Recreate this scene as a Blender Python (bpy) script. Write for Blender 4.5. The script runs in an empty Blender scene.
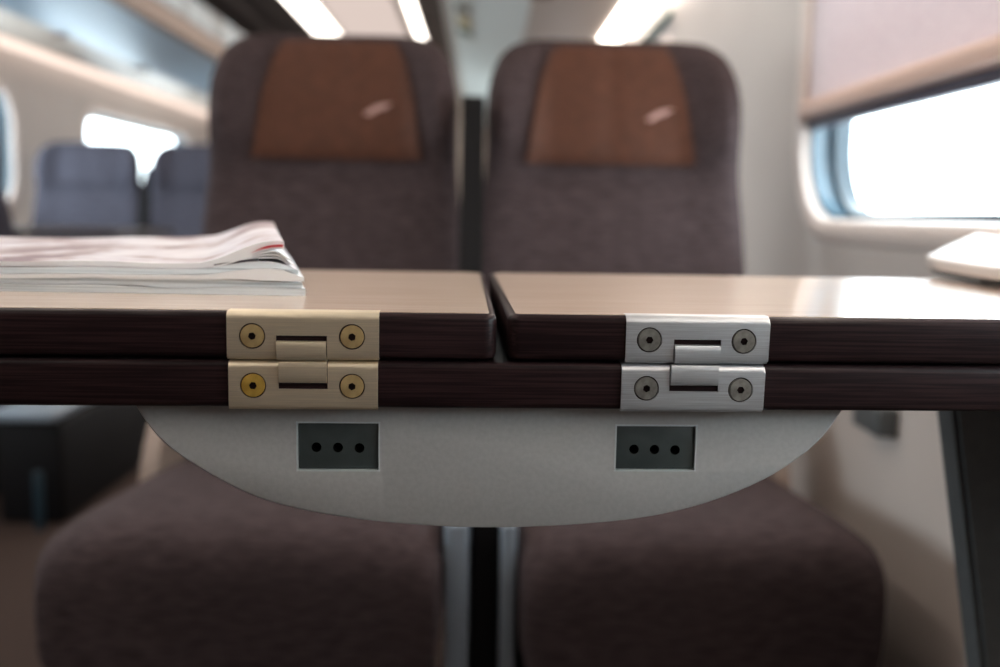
import bpy, bmesh, math, random
from mathutils import Vector, Matrix
random.seed(7)
scene = bpy.context.scene
COL = scene.collection

# ---------------------------------------------------------------- camera
F = 972.0
EYE = Vector((0, 0, 0.81))
yaw, pit, rol = math.radians(1.18), math.radians(7.12), 0.018
fw = Vector((math.sin(yaw)*math.cos(pit), math.cos(yaw)*math.cos(pit), -math.sin(pit)))
r0 = Vector((math.cos(yaw), -math.sin(yaw), 0)); u0 = r0.cross(fw)
rt = math.cos(rol)*r0 + math.sin(rol)*u0
up = -math.sin(rol)*r0 + math.cos(rol)*u0
def ray(px, py):
    return fw + rt*((px-500)/F) + up*((333.5-py)/F)
def hit(px, py, p0, n):                      # where the sight line meets a real plane of the carriage
    d = ray(px, py); n = Vector(n)
    return EYE + d*((Vector(p0)-EYE).dot(n)/d.dot(n))
cam = bpy.data.cameras.new('camera'); camo = bpy.data.objects.new('camera', cam); COL.objects.link(camo)
camo.matrix_world = Matrix(((rt.x, up.x, -fw.x, EYE.x), (rt.y, up.y, -fw.y, EYE.y), (rt.z, up.z, -fw.z, EYE.z), (0, 0, 0, 1)))
cam.sensor_width = 36; cam.lens = F*36/1000; cam.clip_start = 0.02
cam.dof.use_dof = True; cam.dof.focus_distance = 0.465; cam.dof.aperture_fstop = 4.3
scene.camera = camo

# ---------------------------------------------------------------- materials
def srgb(r, g, b):
    f = lambda c: (c/255/12.92) if c/255 <= .04045 else ((c/255+.055)/1.055)**2.4
    return (f(r), f(g), f(b), 1)
def mat(name, c, rough=.5, metal=0, coat=0, spec=.5, var=None, scale=(1, 1, 1), nscale=20, bump=0, detail=4, coat_rough=.05, lo=.35, hi=.65):
    m = bpy.data.materials.new(name); m.use_nodes = True
    nt = m.node_tree; b = nt.nodes['Principled BSDF']
    b.inputs['Base Color'].default_value = c; b.inputs['Roughness'].default_value = rough
    b.inputs['Metallic'].default_value = metal; b.inputs['Coat Weight'].default_value = coat
    b.inputs['Coat Roughness'].default_value = coat_rough
    b.inputs['Specular IOR Level'].default_value = spec
    if var or bump:
        tc = nt.nodes.new('ShaderNodeTexCoord'); mp = nt.nodes.new('ShaderNodeMapping'); mp.inputs['Scale'].default_value = scale
        nz = nt.nodes.new('ShaderNodeTexNoise'); nz.inputs['Scale'].default_value = nscale; nz.inputs['Detail'].default_value = detail
        nt.links.new(tc.outputs['Object'], mp.inputs['Vector']); nt.links.new(mp.outputs[0], nz.inputs['Vector'])
        if var:
            cr = nt.nodes.new('ShaderNodeValToRGB'); cr.color_ramp.elements[0].position = lo; cr.color_ramp.elements[1].position = hi
            cr.color_ramp.elements[0].color = c; cr.color_ramp.elements[1].color = var
            nt.links.new(nz.outputs['Fac'], cr.inputs[0]); nt.links.new(cr.outputs[0], b.inputs['Base Color'])
        if bump:
            bp = nt.nodes.new('ShaderNodeBump'); bp.inputs['Strength'].default_value = bump; bp.inputs['Distance'].default_value = .002
            nt.links.new(nz.outputs['Fac'], bp.inputs['Height']); nt.links.new(bp.outputs[0], b.inputs['Normal'])
    return m
def emit(name, c, s):
    m = bpy.data.materials.new(name); m.use_nodes = True; nt = m.node_tree; nt.nodes.clear()
    e = nt.nodes.new('ShaderNodeEmission'); e.inputs[0].default_value = c; e.inputs[1].default_value = s
    o = nt.nodes.new('ShaderNodeOutputMaterial'); nt.links.new(e.outputs[0], o.inputs[0]); return m

M = {}
M['oak'] = mat('pale_oak_laminate', srgb(230, 208, 190), .34, coat=.7, coat_rough=.09, var=srgb(212, 186, 164), scale=(1.2, 22, 22), nscale=9, detail=6)
M['wenge'] = mat('dark_wenge_edge', srgb(26, 16, 18), .4, coat=.06, coat_rough=.12, spec=.15, var=srgb(46, 31, 32), scale=(1.5, 60, 90), nscale=10, detail=6, lo=.42, hi=.6)
M['steel'] = mat('brushed_aluminium', srgb(212, 218, 222), .4, metal=.85, var=srgb(190, 194, 198), scale=(3, 80, 200), nscale=14)
M['warm_tint'] = mat('warm_reflection_aluminium', srgb(240, 226, 198), .42, metal=.82, var=srgb(224, 211, 186), scale=(3, 80, 200), nscale=14)  # warm reflection on the left hinge plates is put into the metal colour
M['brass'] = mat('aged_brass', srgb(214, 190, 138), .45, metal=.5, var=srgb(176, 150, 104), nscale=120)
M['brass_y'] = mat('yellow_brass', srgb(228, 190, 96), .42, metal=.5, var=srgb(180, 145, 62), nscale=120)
M['zinc'] = mat('zinc_screw', srgb(176, 176, 170), .3, metal=.7, var=srgb(130, 130, 124), nscale=200)
M['hole'] = mat('black_recess', srgb(5, 5, 5), .9, spec=.1)
M['recess'] = mat('shaded_metal', srgb(96, 88, 74), .5, metal=.6)
M['housing'] = mat('grey_satin_plastic', srgb(176, 177, 176), .45, var=srgb(170, 171, 170), nscale=400, bump=.06)
M['rim'] = mat('socket_rim', srgb(190, 198, 200), .4)
M['socket'] = mat('dark_green_grey_plastic', srgb(66, 74, 74), .35, var=srgb(58, 66, 66), nscale=90)
M['fabric'] = mat('woven_brown_fabric', srgb(49, 39, 39), .95, spec=.2, var=srgb(80, 67, 68), scale=(1, 4.5, 6), nscale=42, detail=4, bump=.3, lo=.3, hi=.7)
M['fabric2'] = mat('woven_blue_grey_fabric', srgb(52, 51, 60), .95, spec=.2, var=srgb(82, 82, 94), scale=(1, 3, 3.5), nscale=70, detail=3)
M['leather'] = mat('brown_leather', srgb(88, 52, 36), .7, spec=.3, var=srgb(78, 46, 32), nscale=60, bump=.12)
M['logo'] = mat('pale_pink_print', srgb(190, 150, 142), .6)
M['shell'] = mat('beige_shell_plastic', srgb(140, 122, 111), .5)
M['blackpl'] = mat('black_plastic', srgb(12, 10, 12), .6, spec=.2)
M['frame'] = mat('pale_blue_grey_metal', srgb(150, 162, 174), .4, metal=.3)
M['char'] = mat('charcoal_panel', srgb(84, 86, 87), .55, var=srgb(78, 80, 81), nscale=90)
M['wall'] = mat('warm_grey_wall_panel', srgb(198, 187, 180), .5, var=srgb(192, 181, 174), nscale=3)
M['lip'] = mat('cream_window_surround', srgb(220, 205, 197), .4)
M['gasket'] = mat('blue_grey_gasket', srgb(74, 98, 112), .25)
M['gasket2'] = mat('dark_teal_gasket', srgb(30, 48, 58), .3)
M['blind'] = mat('lilac_grey_blind', srgb(232, 222, 222), .9, var=srgb(218, 206, 208), nscale=90, scale=(1, 1, 4))
_nt = M['blind'].node_tree; _p = _nt.nodes['Principled BSDF']; _t = _nt.nodes.new('ShaderNodeBsdfTranslucent'); _t.inputs[0].default_value = srgb(214, 196, 196)
_x = _nt.nodes.new('ShaderNodeMixShader'); _x.inputs[0].default_value = .2
_nt.links.new(_p.outputs[0], _x.inputs[1]); _nt.links.new(_t.outputs[0], _x.inputs[2]); _nt.links.new(_x.outputs[0], _nt.nodes['Material Output'].inputs[0])
M['bar'] = mat('rose_beige_bar', srgb(214, 180, 164), .4)
M['slot'] = mat('slate_blind_hem', srgb(62, 62, 76), .5)
M['ceil'] = mat('ceiling_panel', srgb(150, 138, 128), .6)
M['dceil'] = mat('dark_brown_ceiling_side', srgb(60, 48, 44), .6)
M['tray'] = mat('blue_grey_rack_tray', srgb(140, 160, 176), .3, metal=.3)
M['trayr'] = mat('pale_grey_rack_tray', srgb(206, 210, 206), .45)
M['under'] = mat('rack_underside', srgb(168, 156, 146), .5)
M['rail'] = mat('beige_brown_rail', srgb(120, 98, 86), .5)
M['guard'] = mat('pale_blue_guard_strip', srgb(112, 128, 138), .4, var=srgb(52, 54, 56), nscale=4, lo=.45, hi=.62)  # dark blotches paint the reflections in the rack's glass front
M['carpet'] = mat('brown_carpet', srgb(52, 29, 16), .95, var=srgb(36, 21, 13), nscale=140, bump=.4)
M['paper'] = mat('grey_white_paper_edges', srgb(164, 176, 182), .7, var=srgb(230, 238, 242), scale=(.3, 1, 30), nscale=26, detail=6, lo=.3, hi=.55)
M['white'] = mat('white_page', srgb(240, 243, 245), .6)
M['red'] = mat('red_print', srgb(196, 40, 54), .6)
M['shadow_dark'] = mat('dark_shadow_tone', srgb(44, 44, 50), .6)
M['beigewall'] = mat('beige_end_partition', srgb(178, 164, 152), .5)
M['sign'] = mat('cream_sign', srgb(206, 206, 196), .5)
M['ysign'] = mat('ochre_pictogram', srgb(170, 140, 60), .5)
M['gsign'] = mat('green_pictogram', srgb(44, 84, 74), .5)
M['bsign'] = mat('brown_pictogram', srgb(74, 50, 40), .5)
M['strip'] = emit('warm_strip_light', (1, .88, .78, 1), 8.0)
M['strip_l'] = emit('peach_strip_light', (1, .80, .69, 1), .95)
M['lamp'] = emit('warm_ceiling_tube', (1, .9, .8, 1), 5.5)
M['diff'] = emit('dim_ceiling_diffuser', (1, .82, .74, 1), .5)

def cover_mat():
    m = bpy.data.materials.new('printed_newsprint'); m.use_nodes = True; nt = m.node_tree; b = nt.nodes['Principled BSDF']
    b.inputs['Roughness'].default_value = .55
    tc = nt.nodes.new('ShaderNodeTexCoord'); nz = nt.nodes.new('ShaderNodeTexNoise'); nz.inputs['Scale'].default_value = 24; nz.inputs['Detail'].default_value = 3
    cr = nt.nodes.new('ShaderNodeValToRGB'); el = cr.color_ramp.elements
    el[0].position = .38; el[0].color = srgb(150, 130, 138); el[1].position = .64; el[1].color = srgb(238, 236, 242)
    e = el.new(.46); e.color = srgb(196, 182, 184); e = el.new(.54); e.color = srgb(222, 218, 226)
    nt.links.new(tc.outputs['Object'], nz.inputs['Vector']); nt.links.new(nz.outputs['Fac'], cr.inputs[0]); nt.links.new(cr.outputs[0], b.inputs['Base Color'])
    return m
M['cover'] = cover_mat()
def glass_mat():
    m = bpy.data.materials.new('window_glass'); m.use_nodes = True; nt = m.node_tree; nt.nodes.clear()
    t = nt.nodes.new('ShaderNodeBsdfTransparent'); t.inputs[0].default_value = (.93, .98, 1, 1)
    g = nt.nodes.new('ShaderNodeBsdfGlossy'); g.inputs['Roughness'].default_value = .02
    lw = nt.nodes.new('ShaderNodeLayerWeight'); lw.inputs[0].default_value = .5
    pw = nt.nodes.new('ShaderNodeMath'); pw.operation = 'POWER'; pw.inputs[1].default_value = 4; nt.links.new(lw.outputs['Facing'], pw.inputs[0])
    fr = nt.nodes.new('ShaderNodeMath'); fr.operation = 'MULTIPLY_ADD'; fr.inputs[1].default_value = .5; fr.inputs[2].default_value = .04; nt.links.new(pw.outputs[0], fr.inputs[0])
    mx = nt.nodes.new('ShaderNodeMixShader'); o = nt.nodes.new('ShaderNodeOutputMaterial')
    nt.links.new(fr.outputs[0], mx.inputs[0]); nt.links.new(t.outputs[0], mx.inputs[1]); nt.links.new(g.outputs[0], mx.inputs[2]); nt.links.new(mx.outputs[0], o.inputs[0])
    return m
M['glass'] = glass_mat()

# ---------------------------------------------------------------- object helpers
def tag(o, label=None, cat=None, group=None, kind=None):
    for k, v in (('label', label), ('category', cat), ('group', group), ('kind', kind)):
        if v: o[k] = v
    return o
def empty(name, loc=(0, 0, 0), rz=0, label=None, cat=None, group=None, kind=None):
    o = bpy.data.objects.new(name, None); COL.objects.link(o); o.location = loc; o.rotation_euler = (0, 0, rz)
    o.empty_display_size = .05
    return tag(o, label, cat, group, kind)
def link(name, bm, mats, parent=None, smooth=True, label=None):
    me = bpy.data.meshes.new(name); bmesh.ops.recalc_face_normals(bm, faces=bm.faces); bm.to_mesh(me); bm.free()
    for m in (mats if isinstance(mats, (list, tuple)) else [mats]): me.materials.append(M[m])
    if smooth:
        for p in me.polygons: p.use_smooth = True
        try: me.set_sharp_from_angle(angle=math.radians(38))
        except Exception: pass
    o = bpy.data.objects.new(name, me); COL.objects.link(o)
    if parent: o.parent = parent
    if label: o['label'] = label
    return o
def NB(): return bmesh.new()
def box(bm, a, b, bev=0, seg=3, mi=0, rot=None):
    a = Vector(a); b = Vector(b); c = (a+b)/2; s = b-a
    r = bmesh.ops.create_cube(bm, size=1, matrix=Matrix.Translation(c) @ (rot or Matrix.Identity(4)) @ Matrix.Diagonal((abs(s.x), abs(s.y), abs(s.z), 1)))
    vs = r['verts']; fs = {f for v in vs for f in v.link_faces}
    if bev:
        es = {e for v in vs for e in v.link_edges}
        res = bmesh.ops.bevel(bm, geom=list(es), offset=bev, segments=seg, profile=.5, affect='EDGES', clamp_overlap=True)
        fs = set(res['faces']) | {f for f in fs if f.is_valid}
    for f in fs:
        if f.is_valid: f.material_index = mi
    return bm
def cyl(bm, p, axis, r, d, seg=32, mi=0, r2=None):
    ax = Vector(axis).normalized(); q = ax.to_track_quat('Z', 'Y').to_matrix().to_4x4()
    res = bmesh.ops.create_cone(bm, cap_ends=True, segments=seg, radius1=r, radius2=r if r2 is None else r2, depth=d, matrix=Matrix.Translation(Vector(p)) @ q)
    for v in res['verts']:
        for f in v.link_faces: f.material_index = mi
    return bm
def prism(bm, pts, vec, mi=0):               # pts: 3-D outline, swept by vec
    vec = Vector(vec)
    a = [bm.verts.new(p) for p in pts]; b = [bm.verts.new(Vector(p)+vec) for p in pts]
    fs = [bm.faces.new(a), bm.faces.new(b[::-1])]
    n = len(pts)
    for i in range(n): fs.append(bm.faces.new((a[i], b[i], b[(i+1) % n], a[(i+1) % n])))
    for f in fs: f.material_index = mi
    return a, b
def loft(bm, loops, cap=True, mi=0):
    L = [[bm.verts.new(p) for p in lp] for lp in loops]; n = len(L[0])
    for i in range(len(L)-1):
        for j in range(n):
            bm.faces.new((L[i][j], L[i][(j+1) % n], L[i+1][(j+1) % n], L[i+1][j])).material_index = mi
    if cap:
        bm.faces.new(L[0][::-1]).material_index = mi; bm.faces.new(L[-1]).material_index = mi
    return L
def boolean(o, cutter_bm):
    me = bpy.data.meshes.new('cut'); bmesh.ops.recalc_face_normals(cutter_bm, faces=cutter_bm.faces); cutter_bm.to_mesh(me); cutter_bm.free()
    for m in o.data.materials: me.materials.append(m)
    c = bpy.data.objects.new('cut', me); COL.objects.link(c)
    bpy.context.view_layer.update(); c.matrix_world = o.matrix_world.copy(); bpy.context.view_layer.update()
    md = o.modifiers.new('b', 'BOOLEAN'); md.operation = 'DIFFERENCE'; md.object = c; md.solver = 'EXACT'
    dg = bpy.context.evaluated_depsgraph_get(); dg.update()
    new = bpy.data.meshes.new_from_object(o.evaluated_get(dg))
    o.modifiers.clear(); o.data = new
    for p in new.polygons: p.use_smooth = True
    try: new.set_sharp_from_angle(angle=math.radians(38))
    except Exception: pass
    bpy.data.objects.remove(c)
def subsurf(o, n=1):
    m = o.modifiers.new('s', 'SUBSURF'); m.levels = n; m.render_levels = n
def rrect(x0, x1, z0, z1, r, n=8):
    out = []
    for cx, cz, a0 in ((x1-r, z1-r, 0), (x0+r, z1-r, 90), (x0+r, z0+r, 180), (x1-r, z0+r, 270)):
        for i in range(n+1):
            a = math.radians(a0+90*i/n); out.append((cx+r*math.cos(a), cz+r*math.sin(a)))
    return out
def copy_tree(o, parent=None):
    c = o.copy(); COL.objects.link(c)
    if parent: c.parent = parent
    for ch in o.children: copy_tree(ch, c)
    return c

# ---------------------------------------------------------------- the carriage shell
XR, XL = 0.56, -2.20
Y0, Y1 = -1.25, 9.0
ZC = 2.06
WZ0, WZ1 = 0.803, 1.33
right_windows = [(-.10, 1.72), (2.95, 4.6), (5.5, 7.1)]
left_windows = [(.31, 1.96), (2.83, 4.67), (5.52, 7.4)]
bm = NB(); box(bm, (XL-.1, Y0, -.05), (XR+.1, Y1, 0)); tag(link('floor', bm, 'carpet', smooth=False), kind='structure')
def wall(name, x, sgn, wins):
    cu = bpy.data.curves.new(name, 'CURVE'); cu.dimensions = '2D'; cu.fill_mode = 'BOTH'; cu.extrude = .03
    def spl(pts):
        s = cu.splines.new('POLY'); s.points.add(len(pts)-1)
        for p, q in zip(s.points, pts): p.co = (q[0], q[1], 0, 1)
        s.use_cyclic_u = True
    spl([(Y0, 0), (Y1, 0), (Y1, ZC), (Y0, ZC)])
    for a, b in wins: spl(rrect(a, b, WZ0, WZ1, .15))
    t = bpy.data.objects.new('t', cu); COL.objects.link(t)
    dg = bpy.context.evaluated_depsgraph_get(); dg.update()
    me = bpy.data.meshes.new_from_object(t.evaluated_get(dg)); bpy.data.objects.remove(t)
    me.transform(Matrix(((0, 0, 1, x+sgn*.03), (1, 0, 0, 0), (0, 1, 0, 0), (0, 0, 0, 1))))
    me.materials.clear(); me.materials.append(M['wall'])
    o = bpy.data.objects.new(name, me); COL.objects.link(o); tag(o, kind='structure')
wall('wall_right', XR, 1, right_windows)
wall('wall_left', XL, -1, left_windows)
wn = 0
def ring(bm, o_, i_, x0, x1, mi=0):          # tube between two outlines in the y-z plane
    n = len(o_)
    v = [[bm.verts.new((x, p[0], p[1])) for p in pts] for pts, x in ((o_, x0), (o_, x1), (i_, x1), (i_, x0))]
    for k in range(4):
        A, B = v[k], v[(k+1) % 4]
        for j in range(n): bm.faces.new((A[j], A[(j+1) % n], B[(j+1) % n], B[j])).material_index = mi
def window(a, b, x, s):
    global wn; wn += 1
    w = empty('window_%d' % wn, (x, (a+b)/2, WZ0), kind='structure')
    def put(name, bm, m):
        bmesh.ops.translate(bm, verts=bm.verts, vec=(-x, -(a+b)/2, -WZ0)); return link(name, bm, m, w)
    bm = NB()
    steps = [(.034, x-s*.0), (.030, x-s*.006), (.020, x-s*.010), (.006, x-s*.010), (-.002, x-s*.004), (-.006, x+s*.012)]
    lo = [[(xx, p[0], p[1]) for p in rrect(a-g, b+g, WZ0-g, WZ1+g, .15+g, 12)] for g, xx in steps]
    loft(bm, lo, cap=False); put('window_surround', bm, 'lip')
    bm = NB(); ring(bm, rrect(a, b, WZ0, WZ1, .15, 12), rrect(a+.012, b-.012, WZ0+.010, WZ1-.012, .14, 12), x+s*.012, x+s*.075); put('window_reveal', bm, 'gasket')
    bm = NB(); ring(bm, rrect(a+.006, b-.006, WZ0+.006, WZ1-.006, .145, 12), rrect(a+.034, b-.034, WZ0+.016, WZ1-.03, .12, 12), x+s*.045, x+s*.075); put('window_gasket', bm, 'gasket2')
    bm = NB(); prism(bm, [(x+s*.060, p[0], p[1]) for p in rrect(a+.01, b-.01, WZ0+.008, WZ1-.01, .14, 12)], (s*.004, 0, 0)); put('window_pane', bm, 'glass')
for a, b in right_windows: window(a, b, XR, 1)
for a, b in left_windows: window(a, b, XL, -1)
bm = NB(); box(bm, (XL-.1, Y0-.05, 0), (XR+.1, Y0, ZC)); tag(link('wall_back_shade', bm, 'dceil', smooth=False), kind='structure')  # unseen dark end wall, set close behind to shade table and cushion fronts
bm = NB(); box(bm, (XL-.1, Y1, 0), (XR+.1, Y1+.05, ZC+.1)); tag(link('wall_front', bm, 'beigewall', smooth=False), kind='structure')
d = empty('door_1', (-.82, Y1-.01, 0), kind='structure')
bm = NB(); box(bm, (-.36, -.02, 0), (.36, .0, 1.95), .01); link('door_panel', bm, 'under', d)
bm = NB(); box(bm, (-.22, -.03, .9), (.22, -.021, 1.75), .004); link('door_glass', bm, 'gasket2', d)
bm = NB(); box(bm, (.26, -.06, .85), (.29, -.021, 1.15), .008); link('door_handle', bm, 'steel', d)
# ceiling: raised middle, dark flanks, curved above the racks
bm = NB()
prof = [(XL-.1, 1.86), (-1.75, 1.98), (-1.5, 2.02), (-1.5, 2.1), (XL-.1, 2.1)]
prism(bm, [(x, Y0, z) for x, z in prof], (0, Y1-Y0, 0)); tag(link('trim_1', bm, 'dceil', smooth=False), kind='structure')
bm = NB(); prism(bm, [(-1.64-x, Y0, z) for x, z in prof], (0, Y1-Y0, 0)); tag(link('trim_2', bm, 'dceil', smooth=False), kind='structure')
bm = NB(); box(bm, (-1.5, Y0, ZC), (-.14, Y1, ZC+.04), mi=0); tag(link('ceiling', bm, 'dceil', smooth=False), kind='structure')

# ceiling luminaire over the aisle
lum = empty('ceiling_light', (-.80, 3.5, ZC), label='long flat ceiling light with two bright warm edges above the aisle', cat='ceiling light')
bm = NB(); box(bm, (-.40, -4.6, -.03), (.38, 5.4, -.0005), .008); link('housing', bm, 'under', lum)
bm = NB(); box(bm, (-.18, -4.58, -.034), (.26, 5.38, -.0305), .001); link('diffuser', bm, 'diff', lum)
for a, b in ((-.38, -.22), (.325, .375)):
    bm = NB(); box(bm, (a, -4.58, -.038), (b, 5.38, -.0305), .002); link('light_strip', bm, 'lamp', lum, label='bright warm strip')

# luggage racks
def rack(x, s, lab, tray, side):
    # s = +1: rack on the left wall, open towards +x
    SW = .115 if side == 'L' else .085
    R_ = empty('luggage_rack', (x, 3.2, 1.53), label=lab, cat='luggage rack')
    X = lambda v: s*v
    def pr(name, pts, m, label=None, y0=Y0-3.2+.02, y1=Y1-3.2-.02):
        bm = NB(); prism(bm, [(X(a), y0, z) for a, z in pts], (0, y1-y0, 0)); return link(name, bm, m, R_, smooth=False, label=label)
    pr('underside_panel', [(.002, 0), (.40, 0), (.40, .012), (.002, .012)], 'under')
    pr('tray', [(.401, 0), (.70, .09), (.70, .105), (.401, .014)], tray)
    pr('front_rail', [(.70, .088), (.735, .10), (.735, .17), (.722, .20), (.70, .17)], 'rail' if side == 'L' else 'under')
    if side == 'L': pr('guard_strip', [(.715, .201), (.73, .201), (.725, .33), (.715, .33)], 'guard')
    pr('back_panel', [(.002, .02), (.03, .02), (.03, .33), (.002, .33)], 'under')
    bm = NB(); box(bm, (min(X(.004), X(SW)), Y0-3.2+.05, -.012), (max(X(.004), X(SW)), Y1-3.2-.05, -.001), .002)
    link('strip_light', bm, 'strip_l' if side == 'L' else 'strip', R_, label='warm strip light under the rack')
    y = -3.9
    while y < 5.5:
        bm = NB(); box(bm, (min(X(.33), X(.41)), y, -.014), (max(X(.33), X(.41)), y+.06, .02), .004); link('latch', bm, 'rail', R_)
        bm = NB(); prism(bm, [(X(.05), y+.02, .02), (X(.69), y+.02, .112), (X(.69), y+.02, .16), (X(.05), y+.02, .30)], (0, .02, 0)); link('bracket', bm, 'under', R_, smooth=False)
        y += 1.0 if side == 'L' else 1.0
    return R_
rack(XL, 1, 'blue-grey luggage rack along the far wall above the distant seats', 'tray', 'L')
rack(XR, -1, 'pale grey luggage rack overhead above the window seat', 'trayr', 'R')
# pictogram plate under the right rack, near its aisle edge
def trayz(x): return 1.53 + (XR-.401-x)/.299*.09
sg = empty('pictogram_sign', (-.085, 4.15, trayz(-.085)-.003), label='small cream sign with three little pictograms under the pale overhead rack', cat='sign')
sg.rotation_euler = (0, math.atan2(.09, .299), 0)
bm = NB(); box(bm, (-.035, -.40, -.003), (.035, .45, .0), .001); link('plate', bm, 'sign', sg)
for y, m_ in ((-.26, 'bsign'), (.0, 'ysign'), (.24, 'gsign')):
    bm = NB(); cyl(bm, (0, y, -.005), (0, 0, 1), .031, .003, 24); box(bm, (-.03, y+.045, -.0065), (.03, y+.11, -.0035), .001)
    link('pictogram', bm, m_, sg)

# blinds
def blind(y0, y1, z, lab):
    b = empty('window_blind', (XR, (y0+y1)/2, z), label=lab, cat='window blind'); h = (y1-y0)/2
    bm = NB(); box(bm, (.0045, -h, .03), (.0085, h, WZ1+.02-z), 0); o = link('blind_fabric', bm, 'blind', b)
    bm = NB(); prism(bm, [(.001, -h-.004, .012), (-.010, -h-.004, .016), (-.012, -h-.004, .03), (-.006, -h-.004, .042), (.010, -h-.004, .042), (.010, -h-.004, .012)], (0, 2*h+.008, 0)); link('bottom_bar', bm, 'bar', b)
    bm = NB(); box(bm, (.004, -h+.05, -.006), (.022, h, .012), .002); link('hem_seal', bm, 'slot', b)
    return b
blind(-.07, 1.715, .967, 'lilac-grey roller blind half lowered over the large window at right')
blind(2.98, 4.57, .86, 'lilac-grey roller blind closed over the window beyond the brown seats')
bm = NB(); box(bm, (XR-.018, 2.98, 1.395), (XR-.0005, 4.7, 1.42), .006)
tag(link('curtain_rail', bm, 'gsign'), 'slim dark rail high on the wall above the right-hand seat', 'rail')

# ---------------------------------------------------------------- the folding table
YT = 0.45
n_ = Vector((-math.sin(math.radians(2.1)), math.cos(math.radians(2.1)), 0))
ang = math.radians(2.1)
P0 = Vector((0, YT, .7))
zt = hit(500, 314.5, P0, n_).z; zm = hit(500, 361.8, P0, n_).z; zb = hit(500, 409.5, P0, n_).z
o0 = Vector((0, YT, 0))
def loc(px, py, dy=0):                       # point of the table's front plane (pushed back dy), table coordinates
    p = hit(px, py, P0 + n_*dy, n_) - o0
    c, s = math.cos(ang), math.sin(ang)
    return Vector((p.x*c + p.y*s, -p.x*s + p.y*c, p.z))
T = empty('folding_table', (0, YT, 0), ang, label='dark-edged folding table with pale wood top, hinges and two sockets', cat='table')
TD = .315                                    # depth of the folded leaves
G = .0006
def slab(name, outline, z0, z1, parent, label=None):
    # board: dark edge all round with softened arrises, pale laminate let into the top
    bm = NB(); b = .0032
    ar = sum(outline[i][0]*outline[(i+1) % len(outline)][1]-outline[(i+1) % len(outline)][0]*outline[i][1] for i in range(len(outline)))
    pts = outline if ar > 0 else outline[::-1]
    n = len(pts)
    def inset(k):
        out = []
        for i in range(n):
            p0, p1, p2 = Vector(pts[i-1]), Vector(pts[i]), Vector(pts[(i+1) % n])
            e1 = (p1-p0).normalized(); e2 = (p2-p1).normalized(); n1 = Vector((-e1.y, e1.x)); n2 = Vector((-e2.y, e2.x))
            m = (n1+n2); m = m/(m.length_squared/2) if m.length > 1e-6 else n1
            out.append(p1+m*k)
        return out
    lv = []
    for k in range(4):
        a = math.radians(90*k/3); lv.append((b*(1-math.sin(a)), z0+b*(1-math.cos(a))))
    for k in range(4):
        a = math.radians(90*k/3); lv.append((b*(1-math.cos(a)), z1-b*(1-math.sin(a))))
    loft(bm, [[(q.x, q.y, z) for q in inset(i)] for i, z in lv])
    o = link(name, bm, 'wenge', parent, label=label)
    if name == 'lower_board': return o
    bm = NB(); prism(bm, [(q.x, q.y, z1-.0002) for q in inset(.0036)], (0, 0, .0005)); link('laminate', bm, 'oak', o, smooth=False, label='pale oak-look laminate surface')
    return o
def rcorner(c, a0, a1, r, n=5):
    return [(c[0]+r*math.cos(math.radians(a0+(a1-a0)*i/n)), c[1]+r*math.sin(math.radians(a0+(a1-a0)*i/n))) for i in range(n+1)]
xl, xr = -.50, .535
gl0, gl1 = loc(497, 330).x, loc(508, 330).x  # gap between the leaves at the front
bl = hit(483.5, 272.5, (0, 0, zt), (0, 0, 1)) - o0; br = hit(488.5, 272.5, (0, 0, zt), (0, 0, 1)) - o0
TD = (-bl.x*math.sin(ang)+bl.y*math.cos(ang))
gb0 = bl.x*math.cos(ang)+bl.y*math.sin(ang); gb1 = br.x*math.cos(ang)+br.y*math.sin(ang)
r = .006
slab('folded_leaf', [(xl, 0)] + rcorner((gl0-r, r), -90, 0, r) + [(gb0, TD-.01), (gb0-.01, TD), (xl, TD)], zm+G, zt, T)
slab('folded_leaf', rcorner((gl1+r, r), 180, 270, r) + [(xr, 0), (xr, TD), (gb1+.01, TD), (gb1, TD-.01)], zm+G, zt, T)
slab('lower_board', [(xl, 0), (xr, 0), (xr, TD+.002), (xl, TD+.002)], zb, zm-G, T)

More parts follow.
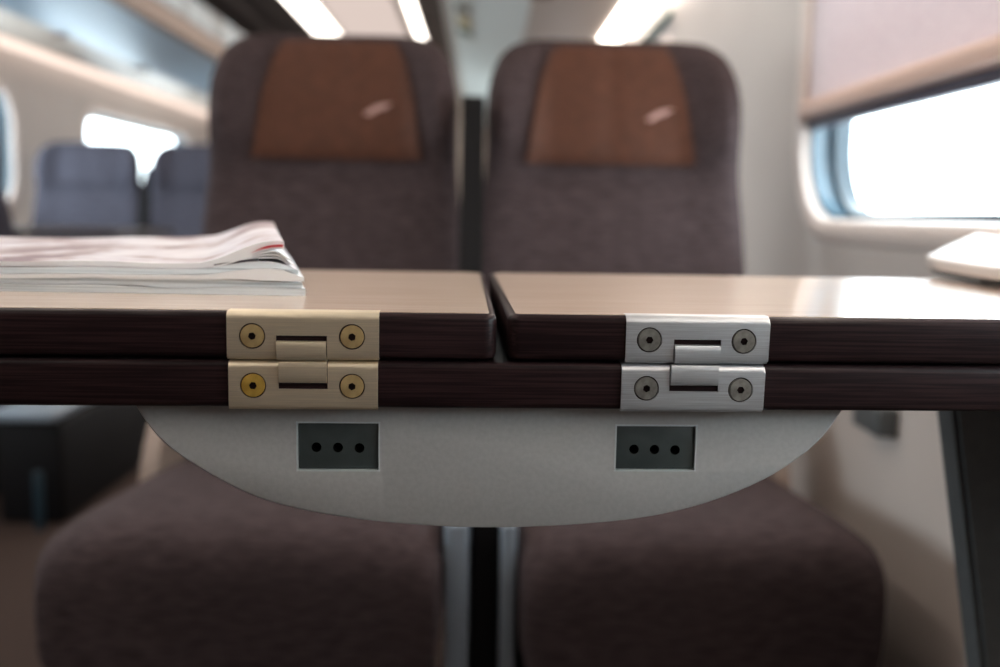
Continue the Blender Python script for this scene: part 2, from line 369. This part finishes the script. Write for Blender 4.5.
def hinge(xs, screws, slot, metal, screw_mats, warm_tint):
    # xs: left/right px of upper plate and of lower plate; slot px: x0,x1,y0,ymid,y1
    H = None
    xa0, xa1, xb0, xb1 = [loc(x, 360).x for x in xs]
    cx = (xa0+xa1)/2
    H = empty('hinge', (cx, 0, zm)); H.parent = T
    H['label'] = 'metal hinge with a painted warm reflection and brass screws' if warm_tint else 'silver metal hinge with grey steel screws'
    pr_ = .0011
    S = [loc(x, y, -pr_) for x, y in screws]
    s0, s1 = loc(slot[0], 360, -pr_).x, loc(slot[1], 360, -pr_).x
    zs0, zs1 = loc(slot[0], slot[2], -pr_).z, loc(slot[0], slot[4], -pr_).z
    sb0, sb1 = loc(slot[5], 360, -pr_).x, loc(slot[6], 360, -pr_).x
    for k, (a, b, z0, z1, mtop) in enumerate(((xa0, xa1, zm+.0002, zt+.0004, 1), (xb0, xb1, zb-.0006, zm-.0004, 0))):
        bm = NB(); q0, q1 = z0-zm, z1-zm; rr, rs = .0036, .0016
        pf = [(.009, q1)] + [(-pr_+rr*(1-math.sin(math.radians(18*k_))), q1-rr*(1-math.cos(math.radians(18*k_)))) for k_ in range(6)] + [(-pr_+rs*(1-math.cos(math.radians(30*k_))), q0+rs*(1-math.sin(math.radians(30*k_)))) for k_ in range(4)] + [(.009, q0)]
        prism(bm, [(a-cx, y_, z_) for y_, z_ in pf], (b-a, 0, 0))
        if not warm_tint:
            es = [e for e in bm.edges if all(abs(v.co.x-(b-cx)) < 1e-6 and v.co.y < .008 for v in e.verts)]
            bmesh.ops.bevel(bm, geom=es, offset=.0007, segments=2, affect='EDGES')
        o = link('plate', bm, metal, H)
        c = NB()
        if k == 0: box(c, (s0-cx, -.01, -.003), (s1-cx, .005, zs0-zm))
        else: box(c, (sb0-cx, -.01, zs1-zm), (sb1-cx, .005, .003))
        for q in S[2*k:2*k+2]: cyl(c, (q.x-cx, -pr_, q.z-zm), (0, 1, 0), .0060, .0028, 36)
        boolean(o, c)
    # knuckle: two barrels that bridge both plates
    def kn(a, b, z_in, z_out, m=metal):
        bm = NB(); sgn = 1 if z_out > z_in else -1; h = abs(z_out-z_in)
        p = [(0.0045, z_in), (-.0006, z_in)]
        for i in range(0, 9):
            t = i/8; ang_ = math.radians(-90+180*t*1.0)
            p.append((-.0008-.0019*math.cos(ang_)**.4 if abs(math.cos(ang_)) > 1e-6 else -.0010, z_in+sgn*h*(.5+.5*math.sin(ang_))*.98))
        p.append((.0045, z_in+sgn*h))
        prism(bm, [(a-cx, y, z-zm) for y, z in p], (b-a, 0, 0)); return link('knuckle', bm, m, H)
    kn(s0+.0004, s1-.0004, zm+.0000, zm+(zs0-zm)*.80)
    kn(sb0+.0004, sb1-.0004, zm-.0003, zm+(zs1-zm)*.80)
    for k, q in enumerate(S):
        bm = NB(); cyl(bm, (0, 0, 0), (0, -1, 0), .0054, .0018, 36, r2=.0054)
        es = [e for e in bm.edges if all(abs(v.co.y+.0009) < 1e-6 for v in e.verts)]
        bmesh.ops.bevel(bm, geom=es, offset=.0004, segments=2, affect='EDGES')
        o = link('screw', bm, screw_mats[k], H); o.location = (q.x-cx, -pr_+.0006, q.z-zm)
        o.rotation_euler = (0, random.uniform(0, 1), 0)
        bpy.context.view_layer.update()
        c = NB(); bmesh.ops.create_cone(c, cap_ends=True, segments=6, radius1=.0018, radius2=.0018, depth=.0026, matrix=Matrix.Rotation(math.radians(90), 4, 'X'))
        if not warm_tint:
            for j in range(9 if k < 2 else 4):
                a = math.radians(j*(40 if k < 2 else 90)+20)
                box(c, Vector((math.cos(a)*.0037-.00035, -.00105, math.sin(a)*.0037-.0003)), Vector((math.cos(a)*.0037+.00035, -.00075, math.sin(a)*.0037+.0003)))
        boolean(o, c)
        o.data.materials.clear(); o.data.materials.append(M[screw_mats[k]]); o.data.materials.append(M['hole'])
        for p in o.data.polygons: p.material_index = 1 if (p.center.y > -.0002 and math.hypot(p.center.x, p.center.z) < .0022) else 0
        o.data.update()
hinge((227.5, 379, 228.5, 378), [(252, 336), (352, 337), (253, 385.5), (352, 386.5)], (276, 327, 335.5, 0, 389, 278, 327.5), 'warm_tint', ['brass', 'brass', 'brass_y', 'brass'], True)
hinge((625, 768, 622, 765.5), [(649.5, 340), (744, 341.5), (646.5, 388.5), (740.5, 390)], (673.5, 720.5, 339.5, 0, 391.5, 670.5, 719.5), 'steel', ['zinc']*4, False)

# socket housing under the board
out = [(134, 404), (146, 424), (165, 446), (200, 470), (250, 497), (300, 511), (360, 521), (430, 527), (490, 529), (560, 527), (640, 520), (700, 507), (760, 484), (800, 459), (826, 436), (846, 406)]
def smooth_pts(pts, n=3):
    for _ in range(n):
        q = [pts[0]]
        for i in range(len(pts)-1):
            a, b = Vector(pts[i]), Vector(pts[i+1]); q += [tuple(a*.75+b*.25), tuple(a*.25+b*.75)]
        q.append(pts[-1]); pts = q
    return pts
out = smooth_pts(out, 2)
HY = .012
L3 = [loc(x, y, HY) for x, y in out]
L3 = [Vector((p.x, HY, min(p.z, zb-.0003))) for p in L3]
L3[0].z = L3[-1].z = zb-.0003
cxh = sum(p.x for p in L3)/len(L3)
bm = NB()
lv = [(.0, .0012), (.0006, .0004), (.002, .0), (.03, -.001), (.10, -.004), (.20, .004), (.212, .012)]
loops = []
for dy, ins in lv:
    lp = []
    for p in L3:
        k = 1-ins/.17; kz = 1-ins/.055
        lp.append((cxh+(p.x-cxh)*k, HY+dy, zb-.0003+(p.z-(zb-.0003))*kz))
    loops.append(lp)
loft(bm, loops)
hs = link('socket_housing', bm, 'housing', T, label='grey half-oval housing below the board')
socks = [((296, 421.5, 380, 471.5), [(316.5, 447.2), (338, 447.5), (359.5, 448)]), ((615.5, 424.5, 695.5, 471.5), [(634, 449.3), (654.5, 449.5), (675, 450)])]
c = NB()
for (x0, y0, x1, y1), hl in socks:
    a = loc(x0, y0, HY); b = loc(x1, y1, HY); box(c, (a.x, HY-.01, b.z), (b.x, HY+.012, a.z))
bpy.context.view_layer.update()
boolean(hs, c)
for (x0, y0, x1, y1), hl in socks:
    a = loc(x0, y0, HY); b = loc(x1, y1, HY); m = (a+b)/2
    so = empty('power_socket', (m.x, HY, m.z)); so.parent = T
    so['label'] = 'dark green-grey three-hole socket'
    hx, hz = (b.x-a.x)/2, (a.z-b.z)/2
    bm = NB(); e = .0007
    o_ = [(-hx, -hz), (hx, -hz), (hx, hz), (-hx, hz)]; i_ = [(-hx+e, -hz+e), (hx-e, -hz+e), (hx-e, hz-e), (-hx+e, hz-e)]
    v = [[bm.verts.new((p[0], y, p[1])) for p in pts] for pts, y in ((o_, -.0003), (o_, .005), (i_, .005), (i_, -.0003))]
    for k in range(4):
        for j in range(4): bm.faces.new((v[k][j], v[k][(j+1) % 4], v[(k+1) % 4][(j+1) % 4], v[(k+1) % 4][j]))
    link('rim', bm, 'rim', so, smooth=False)
    bm = NB(); g = .0010; box(bm, (-hx+g, .0012, -hz+g), (hx-g, .008, hz-g), .0005, 2)
    fo = link('face', bm, 'socket', so); c = NB()
    bpy.context.view_layer.update()
    for h in hl:
        q = loc(h[0], h[1], HY+.0012); cyl(c, (q.x-m.x, .003, q.z-m.z), (0, 1, 0), .0024, .012, 24)
    boolean(fo, c)
    bm = NB()
    box(bm, (-hx+.002, .0071, -hz+.002), (hx-.002, .0079, hz-.002)); link('socket_back', bm, 'hole', so)
    fo.data.materials.append(M['hole'])
    for p in fo.data.polygons:
        for h in hl:
            q = loc(h[0], h[1], HY+.0012)
            if math.hypot(p.center.x-(q.x-m.x), p.center.z-(q.z-m.z)) < .0027 and abs(p.normal.y) < .5: p.material_index = len(fo.data.materials)-1
# charcoal end support and its foot
Ys = .27
e1 = loc(942, 409, .24); e2 = loc(975, 667, .24)
sl = (e2.x-e1.x)/(e2.z-e1.z)
bx = e1.x + sl*(0-e1.z)
bm = NB()
prism(bm, [(e1.x, .24, zb-.0005), (.53, .24, zb-.0005), (.53, .24, .0), (e1.x+sl*(-e1.z), .24, 0)], (0, .03, 0))
bmesh.ops.bevel(bm, geom=bm.edges[:], offset=.004, segments=2, affect='EDGES')
link('end_support', bm, 'char', T, label='charcoal end panel')
bm = NB(); prism(bm, [(e1.x-.02, .235, zb-.0005), (e1.x+.005, .235, zb-.0005), (e1.x+.005, .235, zb-.008)], (0, .04, 0)); link('support_bracket', bm, 'housing', T, smooth=False)

# ledge by the window
lg = empty('window_ledge', (0, 0, 0), label='pale rounded ledge jutting from the wall at the right table end', cat='ledge')
zl = lambda y: .7785+max(0, y-.74)*.052
secs = [(.61, .352), (.70, .358), (.76, .360), (.785, .362), (.800, .368), (.812, .377), (.86, .407), (.92, .447), (1.0, .500), (1.07, .545)]
def lsec(x, y, t, c, g): z = zl(y); return [(x+g+c, y, z), (x+g, y, z-c), (x+g, y, z-t+c), (x+g+c, y, z-t), (.556, y, z-t), (.556, y, z)]
bm = NB(); loft(bm, [lsec(x, y, .0095, .002, 0) for y, x in secs]); link('ledge_top', bm, 'wall', lg)
bm = NB(); loft(bm, [[(a, b-.006, c-.0096) for a, b, c in lsec(x, y, .0035, .0008, .002)] for y, x in secs[1:-1]]); link('ledge_base', bm, 'char', lg, label='dark underside')

# ---------------------------------------------------------------- magazines and newspapers
def paper(name, x0, x1, y0, y1, zt_, zb_, mats, label, cat, group=None, skew=-.05, nx=44, ny=12):
    root = empty(name, ((x0+x1)/2, (y0+y1)/2, zt+.0003), label=label, cat=cat, group=group)
    O = Vector(((x0+x1)/2, (y0+y1)/2, zt+.0003))
    bm = NB()
    def V(i, j, top):
        u = i/nx; v = j/ny; x = x0+(x1-x0)*u; y = y0+(y1-y0)*v
        a, b = zt_(x, v), zb_(x, v)
        return bm.verts.new(Vector((x+skew*v, y, zt+.0003+(a if top else b)))-O)
    tv = [[V(i, j, True) for j in range(ny+1)] for i in range(nx+1)]; bv = [[V(i, j, False) for j in range(ny+1)] for i in range(nx+1)]
    for i in range(nx):
        for j in range(ny):
            bm.faces.new((tv[i][j], tv[i+1][j], tv[i+1][j+1], tv[i][j+1])).material_index = 1
            bm.faces.new((bv[i][j], bv[i][j+1], bv[i+1][j+1], bv[i+1][j]))
        bm.faces.new((tv[i][0], bv[i][0], bv[i+1][0], tv[i+1][0])); bm.faces.new((tv[i][ny], tv[i+1][ny], bv[i+1][ny], bv[i][ny]))
    for j in range(ny):
        bm.faces.new((tv[0][j], tv[0][j+1], bv[0][j+1], bv[0][j])); bm.faces.new((tv[nx][j], bv[nx][j], bv[nx][j+1], tv[nx][j+1]))
    link('pages', bm, mats, root)
    return root
def ss(a, b, x):
    t = max(0, min(1, (x-a)/(b-a))); return t*t*(3-2*t)
xe = hit(308, 285, (0, .535, 0), (0, 1, 0)).x   # right end of the pile
yf = .527; yb = .735
w1 = lambda x: .0005*math.sin(x*47)+.0004*math.sin(x*91+1)
w2 = lambda x: .0005*math.sin(x*39+2)+.0003*math.sin(x*77)
A_t = lambda x, v: .0038+w1(x)+.0006*v
B_t = lambda x, v: .0076+w2(x)+.0012*v
C_b = lambda x, v: B_t(x, v)+.0002+.0009*ss(xe-.05, xe-.01, x)+.0004*max(0, math.sin(x*83))**4
C_t = lambda x, v: B_t(x, v)+.0022+.0052*ss(xe-.06, xe-.018, x)-.0042*ss(xe-.014, xe, x)+.002*v
D_t = lambda x, v: C_t(x, v)+.0036+w1(x)*.6+.002*v-.001*ss(xe-.03, xe-.005, x)
paper('magazine', -.35, xe, yf, yb, A_t, lambda x, v: 0, ['paper', 'white'], 'thick magazine at the very bottom of the pile on the left leaf', 'magazine', 'magazines and papers piled on the table')
paper('magazine', -.36, xe-.002, yf+.002, yb, B_t, lambda x, v: A_t(x, v)+.0002+.0005*max(0, math.sin(x*61+.5))**4, ['paper', 'white'], 'magazine second from the bottom of the pile', 'magazine', 'magazines and papers piled on the table', skew=-.047)
paper('magazine', -.35, xe-.0005, yf-.001, yb, C_t, C_b, ['white', 'white'], 'bright white magazine whose corner bulges at the right end of the pile', 'magazine', 'magazines and papers piled on the table')
paper('newspaper', -.34, xe-.004, yf+.002, yb, D_t, lambda x, v: C_t(x, v)+.0002+.0003*max(0, math.sin(x*71))**4, ['paper', 'cover'], 'grey folded newspaper directly beneath the topmost printed one', 'newspaper', 'magazines and papers piled on the table')
# topmost newspaper: printed cover lifting at the right with curled pages and a red stripe
E_b = lambda x, v: D_t(x, v)+.0003+.0078*ss(xe-.052, xe-.010, x)**1.3*(1-.25*v)
E_t = lambda x, v: D_t(x, v)+.0030+.0015*ss(-.35, -.2, x)*v+.003*v*v*ss(xe-.13, xe-.02, x)+.0088*ss(xe-.060, xe-.012, x)*(1-.25*v)
top = paper('newspaper', -.35, xe-.012, yf+.004, yb+.005, E_t, E_b, ['white', 'cover'], 'topmost newspaper with a printed cover curling up at its right end', 'newspaper', 'magazines and papers piled on the table')
O = top.location
def strip(name, f0, f1, x0, x1, y, m, th=.0008, n=16, label=None):
    bm = NB(); pa = []; pb = []
    for i in range(n+1):
        x = x0+(x1-x0)*i/n; pa.append((x-O.x, y-O.y, f0(x)-O.z+zt)); pb.append((x-O.x, y-O.y, f1(x)-O.z+zt))
    prism(bm, pa+pb[::-1], (0, th, 0)); return link(name, bm, m, top, label=label)
strip('red_stripe', lambda x: E_b(x, 0)+.0013, lambda x: E_b(x, 0)+.0013+.0012*ss(xe-.03, xe-.02, x), xe-.030, xe-.0125, yf+.0028, 'red', label='red printed stripe')
# inner pages fanning down from the curl
for k in range(3):
    bm = NB(); n = 14; pa = []; pb = []
    for i in range(n+1):
        t = i/n; x = xe-.05+.042*t + .0008*k; base = D_t(min(x, xe), 0)+.0004
        z = base+(E_b(min(x, xe-.012), 0)-base)*(.80-.26*k)
        if t > .8: z -= (t-.8)*.022
        pa.append((x-O.x, yf+.003+.001*k-O.y, z+zt-O.z)); pb.append((x-O.x, yf+.003+.001*k-O.y, z+zt-O.z+.0008))
    prism(bm, pa+pb[::-1], (-.0433, .18, 0)); link('inner_page', bm, 'white', top)
# dark strip painting the shadow line under the curl
strip('shadow_line', lambda x: D_t(x, 0)+.0005, lambda x: D_t(x, 0)+.0018, xe-.050, xe-.026, yf+.0036, 'shadow_dark', label='dark painted shadow line under the curl')

# ---------------------------------------------------------------- seats
def interp(tab, z):
    if z <= tab[0][0]: return tab[0][1]
    for (a, p), (b, q) in zip(tab, tab[1:]):
        if z <= b: return p+(q-p)*((z-a)/(b-a))**1.0 if b > a else q
    return tab[-1][1]
HW = [(.40, .212), (.62, .216), (.80, .212), (.90, .205), (.95, .205), (1.0, .205), (1.04, .199), (1.07, .188), (1.09, .172), (1.1, .155), (1.107, .135)]
WG = [(.40, .004), (.62, .012), (.84, .014), (.90, .03), (.95, .052), (1.03, .050), (1.08, .03), (1.107, .008)]
YF = [(.40, .50), (.55, .525), (.75, .585), (.88, .625), (.93, .625), (1.0, .635), (1.07, .655), (1.107, .675)]
TH = [(.40, .10), (.80, .09), (1.0, .085), (1.06, .07), (1.107, .03)]
def front(u, z, off=0):
    w = interp(HW, z); g = interp(WG, z)
    a = abs(u)
    return Vector((w*u, interp(YF, z)-g*ss(.52, .93, a)*(1-.25*ss(.9, 1, a))-off-.006*(1-u*u)*(1 if z > .9 else .3), z))
def make_seat(name_label, cat, group, fab='fabric', wall_side=1, detailed=True, W=.216, cxo=0, fr_w=.0215, cvo=0, bk=1):
    S = empty('train_seat', (0, 0, 0), label=name_label, cat=cat, group=group)
    bm = NB(); loops = []
    zs = [.40+.03*i for i in range(22)] + [1.045, 1.06, 1.075, 1.088, 1.098, 1.107]
    zs = sorted(set(round(z, 4) for z in zs))
    for z in zs:
        lp = []
        for i in range(17):
            u = -1+2*i/16; lp.append(front(u, z))
        w = interp(HW, z); y = interp(YF, z); g = interp(WG, z); th = interp(TH, z)
        for uu, yy in ((1.03, -.3*g+th*.35), (.98, th*.8), (.80, th), (.4, th*1.05), (0, th*1.08), (-.4, th*1.05), (-.80, th), (-.98, th*.8), (-1.03, -.3*g+th*.35)):
            lp.append(Vector((w*uu, y+yy, z)))
        loops.append(lp)
    loft(bm, loops); o = link('backrest', bm, fab, S); subsurf(o, 1); o.scale = (bk, 1, 1)
    # leather headrest cover following the backrest
    bm = NB(); zs2 = [.893+.0105*i for i in range(20)]; nU = 18
    def um(z, sgn): 
        t = (z-.893)/.21
        return sgn*(.69-.15*t)+cvo
    def cp(i, z, off):
        u = um(z, -1)+(um(z, 1)-um(z, -1))*i/nU
        seam = .004*math.exp(-((i-nU/2)/.6)**2)
        return front(u, z, off-seam if off > .004 else off)
    fr_ = [[bm.verts.new(cp(i, z, .009)) for i in range(nU+1)] for z in zs2]
    bk_ = [[bm.verts.new(cp(i, z, .001)) for i in range(nU+1)] for z in zs2]
    for a in range(len(zs2)-1):
        for i in range(nU):
            bm.faces.new((fr_[a][i], fr_[a][i+1], fr_[a+1][i+1], fr_[a+1][i])); bm.faces.new((bk_[a][i], bk_[a+1][i], bk_[a+1][i+1], bk_[a][i+1]))
        bm.faces.new((fr_[a][0], fr_[a+1][0], bk_[a+1][0], bk_[a][0])); bm.faces.new((fr_[a][nU], bk_[a][nU], bk_[a+1][nU], fr_[a+1][nU]))
    for i in range(nU):
        bm.faces.new((fr_[0][i], bk_[0][i], bk_[0][i+1], fr_[0][i+1])); bm.faces.new((fr_[-1][i], fr_[-1][i+1], bk_[-1][i+1], bk_[-1][i]))
    hc = link('headrest_cover', bm, 'leather' if detailed else fab, S, label='brown leather headrest cover' if detailed else None)
    if detailed:
        bm = NB()
        c = Vector((.075, 0, .978))
        for pts in ([(-.024, -.010), (-.012, -.012), (.006, .000), (.022, .009), (.010, .008), (-.004, .004)],
                    [(-.002, -.004), (.010, -.001), (.026, .010), (.014, .005)]):
            f = []; b_ = []
            for x, z in pts:
                u = (c.x+x)/interp(HW, c.z+z); q = front(u, c.z+z, .0105); f.append(bm.verts.new(q)); b_.append(bm.verts.new(q+Vector((0, .002, 0))))
            bm.faces.new(f); bm.faces.new(b_[::-1])
            for i in range(len(f)): bm.faces.new((f[i], b_[i], b_[(i+1) % len(f)], f[(i+1) % len(f)]))
        link('logo', bm, 'logo', hc, smooth=False, label='small pale slanting emblem')
    # cushion with waterfall front
    bm = NB(); loops = []
    ys = [(-.012, .085, .93), (-.010, .045, .975), (.004, .016, .99), (.035, .002, 1), (.08, 0, 1), (.15, 0, 1), (.27, .006, 1), (.40, .012, .995), (.50, .012, .985)]
    for y, dz, k in ys:
        zt_ = .462-dz*1.0-.06*(y/.5)*.35; zb_ = .285 if y < .1 else .30
        lp = []
        for i in range(9):
            u = -1+2*i/8; e = abs(u)
            lp.append((W*k*u, y, zt_-.020*ss(.72, 1, e)-.004*e))
        lp += [(W*k*1.012, y, (zt_-.04)), (W*k*1.012, y, (zt_+zb_)/2-.02), (W*k, y, zb_)]
        for i in range(7): lp.append((W*k*(1-2*(i+1)/8), y, zb_))
        lp += [(-W*k, y, zb_), (-W*k*1.012, y, (zt_+zb_)/2-.02), (-W*k*1.012, y, (zt_-.04))]
        loops.append(lp)
    loft(bm, loops); bmesh.ops.translate(bm, verts=bm.verts, vec=(cxo, 0, 0)); o = link('seat_cushion', bm, fab, S); subsurf(o, 2)
    bm = NB(); box(bm, (-.19, .06, .0), (.19, .46, .283), .01); link('seat_base', bm, 'blackpl', S)
    # outer side shell
    s = wall_side
    bm = NB(); sh = smooth_pts([(.34, .26), (.37, .42), (.44, .50), (.52, .57), (.60, .60), (.64, .56), (.60, .30), (.56, .20), (.38, .18)], 2)
    x0 = s*.226; prism(bm, [(x0, y, z) for y, z in sh], (s*.026, 0, 0))
    link('side_shell', bm, 'shell', S, smooth=False, label='beige plastic side shell')
    # inner pale frame plate
    bm = NB(); fa = -s*(W*1.015+.0015)+cxo; box(bm, (min(fa, fa-s*fr_w), .03, 0), (max(fa, fa-s*fr_w), .44, .455), .004); link('side_frame', bm, 'frame', S, label='pale blue-grey metal side frame')
    return S
gS = 'brown fabric seats facing the table'
seatL = make_seat('brown fabric seat facing the table on the aisle side, left of the dark gap', 'seat', gS, wall_side=-1, W=.225, cxo=-.014, fr_w=.027, cvo=.04)
seatL.location = (-.2525, 1.045, 0)
seatR = make_seat('brown fabric seat facing the table, the one next to the window wall', 'seat', gS, wall_side=1, W=.207, cxo=.0365, fr_w=.018, cvo=-.03, bk=1.035)
seatR.location = (.221, 1.045, 0)
opp = copy_tree(seatR); opp.location = (.224, -.33, 0); opp.rotation_euler = (0, 0, math.pi); opp['label'] = 'unseen brown seat added to shade the table front, window side'  # unseen pair of seats, added behind the camera to shade the table front
opp2 = copy_tree(seatR); opp2.location = (-.262, -.33, 0); opp2.rotation_euler = (0, 0, math.pi); opp2['label'] = 'unseen brown seat added to shade the table front, aisle side'
for o_ in (opp, opp2): o_['group'] = 'unseen brown seats added to shade the table front'
gF = 'grey fabric seats across the aisle'
far = make_seat('blue-grey fabric seat far across the aisle, nearest the left wall', 'seat', gF, fab='fabric2', wall_side=-1, detailed=False)
far.location = (-1.862, 4.05, 0); far.scale = (1.17, 1, 1); far.rotation_euler = (0, 0, 0)
for c_ in list(far.children):
    if c_.name.startswith(('side_frame', 'side_shell')): bpy.data.objects.remove(c_)
far2 = copy_tree(far); far2.location = (-1.324, 4.05, 0); far2['label'] = 'dark grey fabric seat far across the aisle, partly behind the brown seat'
back = copy_tree(far); back.location = (-1.45, 3.12, 0); back.rotation_euler = (0, 0, math.pi); back['label'] = 'dark seat turned away at the left picture edge, only its back edge showing'
# armrest console between the brown seats
ar = empty('centre_armrest', (-.001, 1.10, 0), label='black folded-up armrest column standing between the two brown seats', cat='armrest')
bm = NB(); box(bm, (-.0065, .0, 0), (.0285, .40, .46), .004); link('console', bm, 'blackpl', ar)
bm = NB()
prism(bm, [(-.034, p[0], p[1]) for p in smooth_pts([(.30, .462), (.34, .462), (.46, .74), (.54, .98), (.525, 1.0), (.50, .99), (.43, .78), (.32, .56)], 2)], (.037, 0, 0)); link('raised_arm', bm, 'blackpl', ar)

ar2 = copy_tree(ar); ar2.location = (-1.565, 4.2, 0); ar2.scale = (1.2, 1, 1); ar2['label'] = 'dark folded-up armrest between the two far seats across the aisle'
# plinth and leg of the turned-away seat
# its plinth, rail and leg on the aisle side (seat coordinates, turned half round)
bm = NB(); box(bm, (-.34, .0, 0), (-.20, .70, .265), .012); link('plinth', bm, 'blackpl', back, label='dark brown plinth')
bm = NB(); box(bm, (-.335, .30, .267), (-.20, .72, .30), .010); link('metal_rail', bm, 'frame', back, label='pale metal rail')
bm = NB(); box(bm, (-.315, .74, 0), (-.298, .76, .15), .004); link('leg', bm, 'gasket2', back)
# table across the aisle
at = empty('aisle_table', (-1.65, 3.45, 0), label='dark table between the seats across the aisle', cat='table')
bm = NB(); box(bm, (-.50, -.32, .705), (.48, .30, .725), .006); link('tabletop', bm, 'wenge', at)
bm = NB(); box(bm, (-.05, -.03, 0), (.03, .03, .704), .006); link('table_leg', bm, 'char', at)
# small dark fitting on the right wall under the sill
q = hit(886, 417, (XR, 0, 0), (1, 0, 0))
bm = NB(); box(bm, (-.03, -.045, -.02), (-.0005, .045, .02), .005); o = link('wall_fitting', bm, 'char'); o.location = (XR, q.y, q.z)
tag(o, 'small dark fitting on the wall below the window, just under the table', 'fitting')

# ---------------------------------------------------------------- light
w = bpy.data.worlds.new('sky'); scene.world = w; w.use_nodes = True
bg = w.node_tree.nodes['Background']; bg.inputs[0].default_value = (.93, .975, 1, 1); bg.inputs[1].default_value = 8.5
for (a, b), x, s in [(q, XR, 1) for q in right_windows] + [(q, XL, -1) for q in left_windows]:
    L = bpy.data.lights.new('window_portal', 'AREA'); L.shape = 'RECTANGLE'; L.size = WZ1-WZ0; L.size_y = b-a
    L.cycles.is_portal = True
    lo = bpy.data.objects.new('window_portal', L); COL.objects.link(lo); lo.location = (x+s*.085, (a+b)/2, (WZ0+WZ1)/2)
    lo.rotation_euler = (0, math.radians(90*s), 0)
vs = scene.view_settings; vs.view_transform = 'Standard'; vs.look = 'None'; vs.gamma = 1; vs.exposure = .58
vs.use_curve_mapping = False
scene.cycles.max_bounces = 8; scene.cycles.diffuse_bounces = 5; scene.cycles.glossy_bounces = 4; scene.cycles.transparent_max_bounces = 8
scene.cycles.use_denoising = True; scene.cycles.sample_clamp_indirect = 8
